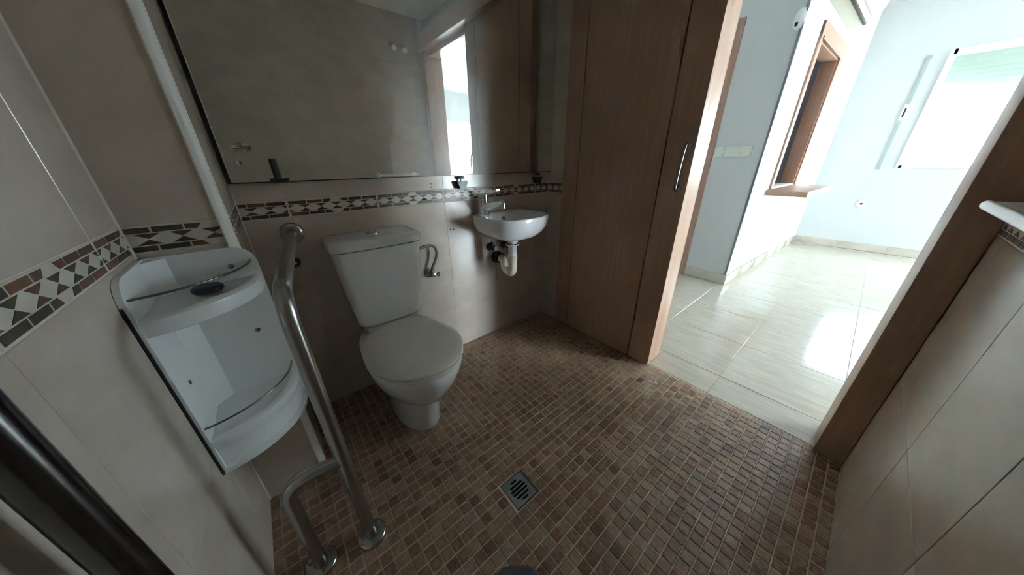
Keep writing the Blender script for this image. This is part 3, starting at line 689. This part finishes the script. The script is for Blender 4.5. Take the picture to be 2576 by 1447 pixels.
# waste trap
TXx, TYy = 1.032, 1.236
wt = thing('waste_trap', 'white and beige plastic waste trap under the wash basin', 'trap', (TXx, TYy, 0.50))
disc_stack('tailpiece', (TXx, TYy, 0.702), (0,0,-1), [(0, 0.031), (0.020, 0.031), (0.024, 0.028), (0.040, 0.026), (0.108, 0.025)], 'pvcw', wt)
disc_stack('nut', (TXx, TYy, 0.672), (0,0,-1), [(0, 0.034), (0.002, 0.039), (0.008, 0.039), (0.011, 0.030)], 'pvcw', wt)
disc_stack('seal', (TXx, TYy, 0.674), (0,0,-1), [(0, 0.036), (0.003, 0.036)], 'black', wt)
tube('bend', fillet([(TXx, TYy, 0.600), (TXx, TYy-0.002, 0.488), (TXx+0.012, TYy+0.088, 0.488), (TXx+0.016, TYy+0.100, 0.548), (TXx+0.024, YB-0.03, 0.545)], 0.04, 10), 0.0255, 'pvcb', wt, n=20)
disc_stack('bend_collar', (TXx, TYy, 0.604), (0,0,-1), [(0, 0.028), (0.022, 0.028)], 'pvcb', wt)
disc_stack('rubber_collar', (TXx+0.024, YB-0.0005, 0.545), (0,-1,0), [(0, 0.040), (0.010, 0.040), (0.014, 0.034), (0.055, 0.033), (0.057, 0.027)], 'black', wt)
# angle valves under the basin
def angle_valve(x, z, hx, lab):
    a = thing('angle_valve', lab, 'valve', (x, YB, z), group=None)
    disc_stack('wall_rose', (x, YB-0.0005, z), (0,-1,0), [(0, 0.025), (0.004, 0.025), (0.008, 0.014)], 'bracket', a)
    disc_stack('valve_body', (x, YB-0.006, z), (0,-1,0), [(0, 0.013), (0.040, 0.013), (0.042, 0.009)], 'bracket', a, n=16)
    disc_stack('valve_handle', (x, YB-0.046, z), (0,-1,0), [(0, 0.007), (0.006, 0.007), (0.007, 0.019), (0.024, 0.017), (0.026, 0.012)], 'black', a, n=16)
    disc_stack('outlet_nut', (x, YB-0.030, z+0.008), (0,0,1), [(0, 0.013), (0.027, 0.013)], 'bracket', a, n=6)
    tube('hose', spline([(x, YB-0.030, z+0.03), (x+0.004, YB-0.032, z+0.06), (x+hx*0.5, YB-0.036, z+0.075), (x+hx, YB-0.034, 0.702)], 6), 0.006, 'hose', a, n=10)
angle_valve(1.006, 0.620, -0.040, 'dark angle valve under the basin, next to the rubber waste collar')
angle_valve(1.118, 0.615, -0.004, 'dark angle valve under the basin, behind the white tailpiece')

# shelf brackets under the mirror
def bracket(x, lab):
    b = thing('shelf_bracket', lab, 'bracket', (x, YB, 0.98))
    ry = (YB-0.001, YB-0.034)
    lo = [(x-0.017, 0.975), (x+0.017, 0.975), (x+0.033, 1.013), (x-0.033, 1.013)]
    loft('clamp', [[(px, ry[0], pz) for px, pz in lo], [(px, ry[1], pz) for px, pz in lo]], 'bracket', b, sm=False)
    disc_stack('stem', (x, YB-0.02, 1.013), (0,0,1), [(0, 0.007), (0.012, 0.007)], 'chrome', b, n=14)
    disc_stack('knob', (x, YB-0.02, 1.024), (0,0,1), [(0, 0.012), (0.003, 0.018), (0.009, 0.018), (0.013, 0.010)], 'bracket', b, n=18)
bracket(0.829, 'dark metal shelf bracket with a knob on the wall above the basin tap')
bracket(1.393, 'dark metal shelf bracket with a knob in the corner by the sliding door')
# black rod at the mirror's lower edge
rd = thing('rod_holder', 'black upright rod on a small base at the lower edge of the mirror', 'holder', (0.064, YB-0.04, ZM))
box('base', (0.036, YB-0.052, ZM+0.002), (0.092, YB-0.022, ZM+0.011), 'black', rd, ch=0.003)
disc_stack('rod', (0.062, YB-0.038, ZM+0.010), (-0.03,0,1), [(0, 0.0115), (0.062, 0.0115), (0.066, 0.009)], 'black', rd, n=18)
# screw holes left in the wall, their dark inside painted as black discs
for x, z in ((0.664, 1.006), (0.666, 0.989), (0.748, 0.764), (0.768, 0.762)):
    disc_stack('screw_hole', (x, YB-0.0005, z), (0,1,0), [(-0.0006, 0.0036), (0.002, 0.0036)], 'black', w_back, n=10)

# floor drain
gd = thing('floor_drain', 'square grey metal floor drain grate set in the mosaic', 'drain', ((DRX0+DRX1)/2, (DRY0+DRY1)/2, 0))
cx, cy = (DRX0+DRX1)/2, (DRY0+DRY1)/2; hs = 0.0495
boxes('frame', [((cx-hs-0.004, cy-hs-0.004, -0.03), (cx-hs, cy+hs+0.004, -0.002)), ((cx+hs, cy-hs-0.003, -0.03), (cx+hs+0.003, cy+hs+0.003, -0.001)),
               ((cx-hs, cy-hs-0.003, -0.03), (cx+hs, cy-hs, -0.001)), ((cx-hs, cy+hs, -0.03), (cx+hs, cy+hs+0.003, -0.001))], 'groove', gd)
box('sump', (cx-hs, cy-hs, -0.034), (cx+hs, cy+hs, -0.030), 'black', gd)
slots = [(-0.0335, 0.013), (-0.020, 0.027), (-0.0067, 0.033), (0.0067, 0.033), (0.020, 0.027), (0.0335, 0.013)]
v = []; f = []
def quad(x0, x1, y0, y1, s0=0.0, s1=0.0):
    k = len(v); zt, zb_ = -0.0025, -0.0055
    v.extend([(x0,y0,zt),(x1,y0,zt),(x1,y1,zt),(x0,y1,zt),(x0,y0,zb_),(x1,y0,zb_),(x1,y1,zb_),(x0,y1,zb_)])
    f.extend([(k,k+1,k+2,k+3),(k+7,k+6,k+5,k+4),(k,k+4,k+5,k+1),(k+1,k+5,k+6,k+2),(k+2,k+6,k+7,k+3),(k+3,k+7,k+4,k)])
g = hs - 0.0022; y = -g; sw = 0.0038
for sy, sl in slots:
    quad(cx-g, cx+g, cy+y, cy+sy-sw)
    for q in range(4):          # rounded slot ends in steps
        ya = -sw + 2*sw*q/4; yb_ = -sw + 2*sw*(q+1)/4; ym = (ya+yb_)/2; e = sl - sw + math.sqrt(max(0, sw*sw-ym*ym))
        quad(cx-g, cx-e, cy+sy+ya, cy+sy+yb_); quad(cx+e, cx+g, cy+sy+ya, cy+sy+yb_)
    y = sy + sw
quad(cx-g, cx+g, cy+y, cy+g)
me = bpy.data.meshes.new('grate'); me.from_pydata(v, [], f); me.update(); me.materials.append(MT['galva']); link(bpy.data.objects.new('grate', me), gd)

# towel bar on the front wall
tb = thing('towel_bar', 'pale metal towel bar on the tiled wall beside the doorway', 'towel bar', (1.09, YF, 1.0))
tube('bar', [(0.885, YF+0.068, 1.0), (1.268, YF+0.068, 1.0)], 0.0105, 'alu', tb, n=20)
for x in (0.905, 1.250):
    disc_stack('wall_rose', (x, YF+0.0005, 1.0), (0,1,0), [(0, 0.024), (0.006, 0.024), (0.008, 0.011), (0.066, 0.010)], 'alu', tb)
# shower mixer behind the camera, seen in the mirror
sm_ = thing('shower_mixer', 'chrome shower mixer on the tiled wall, seen in the mirror', 'mixer', (-0.03, YF, 1.22))
tube('body', [(-0.075, YF+0.055, 1.222), (0.012, YF+0.055, 1.222)], 0.020, 'chrome', sm_, n=20)
for x in (-0.065, 0.002): disc_stack('wall_union', (x, YF+0.0005, 1.222), (0,1,0), [(0, 0.028), (0.006, 0.028), (0.012, 0.014), (0.05, 0.014)], 'chrome', sm_, n=20)
disc_stack('lever', (-0.03, YF+0.07, 1.232), (0,0.9,0.35), [(0, 0.014), (0.02, 0.012), (0.055, 0.007), (0.06, 0.004)], 'chrome', sm_, n=16)
ho = thing('hose_outlet', 'small chrome hose outlet below the shower mixer, seen in the mirror', 'outlet', (-0.068, YF, 1.117))
disc_stack('rose', (-0.068, YF+0.0005, 1.117), (0,1,0), [(0, 0.018), (0.004, 0.018), (0.008, 0.010), (0.022, 0.010), (0.024, 0.006)], 'chrome', ho, n=18)
# two bare bulb holders high on the front wall
for x, z, lab in ((1.207, 2.03, 'bare bulb holder high on the tiled wall, farther from the doorway'), (1.300, 2.03, 'bare bulb holder high on the tiled wall, nearer the doorway')):
    b = thing('bulb_holder', lab, 'lamp', (x, YF, z), group='bulb holders on the front wall')
    disc_stack('socket', (x, YF+0.0005, z+0.02), (0,0.75,-0.5), [(0, 0.026), (0.006, 0.026), (0.008, 0.019), (0.045, 0.018)], 'dchrome', b, n=20)
    disc_stack('bulb', (x, YF+0.034, z-0.003), (0,0.75,-0.5), [(0, 0.012), (0.010, 0.018), (0.022, 0.020), (0.034, 0.016), (0.041, 0.007)], 'bulb', b, n=20)

# shoe at the bottom of the view
sh = thing('shoe', 'dark slate rubber shoe on the mosaic floor', 'shoe', (0.20, 0.21, 0))
tdir = Vector((0.64, 0.768, 0)); ndir = Vector((0.768, -0.64, 0)); tip = Vector((0.286, 0.330, 0))
def shoe_ring(d, hw, zb_, zt, n=20):
    c = tip - tdir*d; out = []
    for k in range(n):
        a = 2*PI*k/n; x = math.cos(a); z = math.sin(a)
        out.append(c + ndir*(hw*math.copysign(abs(x)**0.75, x)) + Vector((0, 0, (zb_+zt)/2 + (zt-zb_)/2*math.copysign(abs(z)**0.8, z))))
    return out
sole = [(0.0, 0.026, 0.0, 0.018), (0.008, 0.048, 0.0, 0.022), (0.03, 0.066, 0.0, 0.022), (0.10, 0.068, 0.0, 0.022), (0.17, 0.055, 0.0, 0.020), (0.23, 0.036, 0.0, 0.022), (0.275, 0.032, 0.0, 0.022), (0.29, 0.015, 0.0, 0.02)]
loft('sole', [shoe_ring(*q) for q in sole], 'black', sh)
up = [(0.004, 0.028, 0.014, 0.044), (0.012, 0.046, 0.014, 0.058), (0.030, 0.061, 0.014, 0.070), (0.085, 0.065, 0.014, 0.082), (0.13, 0.056, 0.014, 0.09), (0.18, 0.037, 0.014, 0.095), (0.24, 0.034, 0.014, 0.098), (0.28, 0.028, 0.014, 0.095), (0.286, 0.014, 0.02, 0.09)]
loft('upper', [shoe_ring(*q) for q in up], 'rubber', sh)

# dried plaster splashes on the mosaic by the threshold
def splash(x, y, r):
    n = 11; ring = [(x + r*(0.6+0.5*random.random())*math.cos(2*PI*k/n), y + 0.7*r*(0.6+0.5*random.random())*math.sin(2*PI*k/n)) for k in range(n)]
    loft('plaster_splash', [[(a, b, -0.0015) for a, b in ring], [(x+(a-x)*0.8, y+(b-y)*0.8, 0.0012) for a, b in ring]], 'mjoint', fl)
splash(1.352, 0.455, 0.010); splash(1.366, 0.436, 0.014); splash(1.322, 0.488, 0.007)
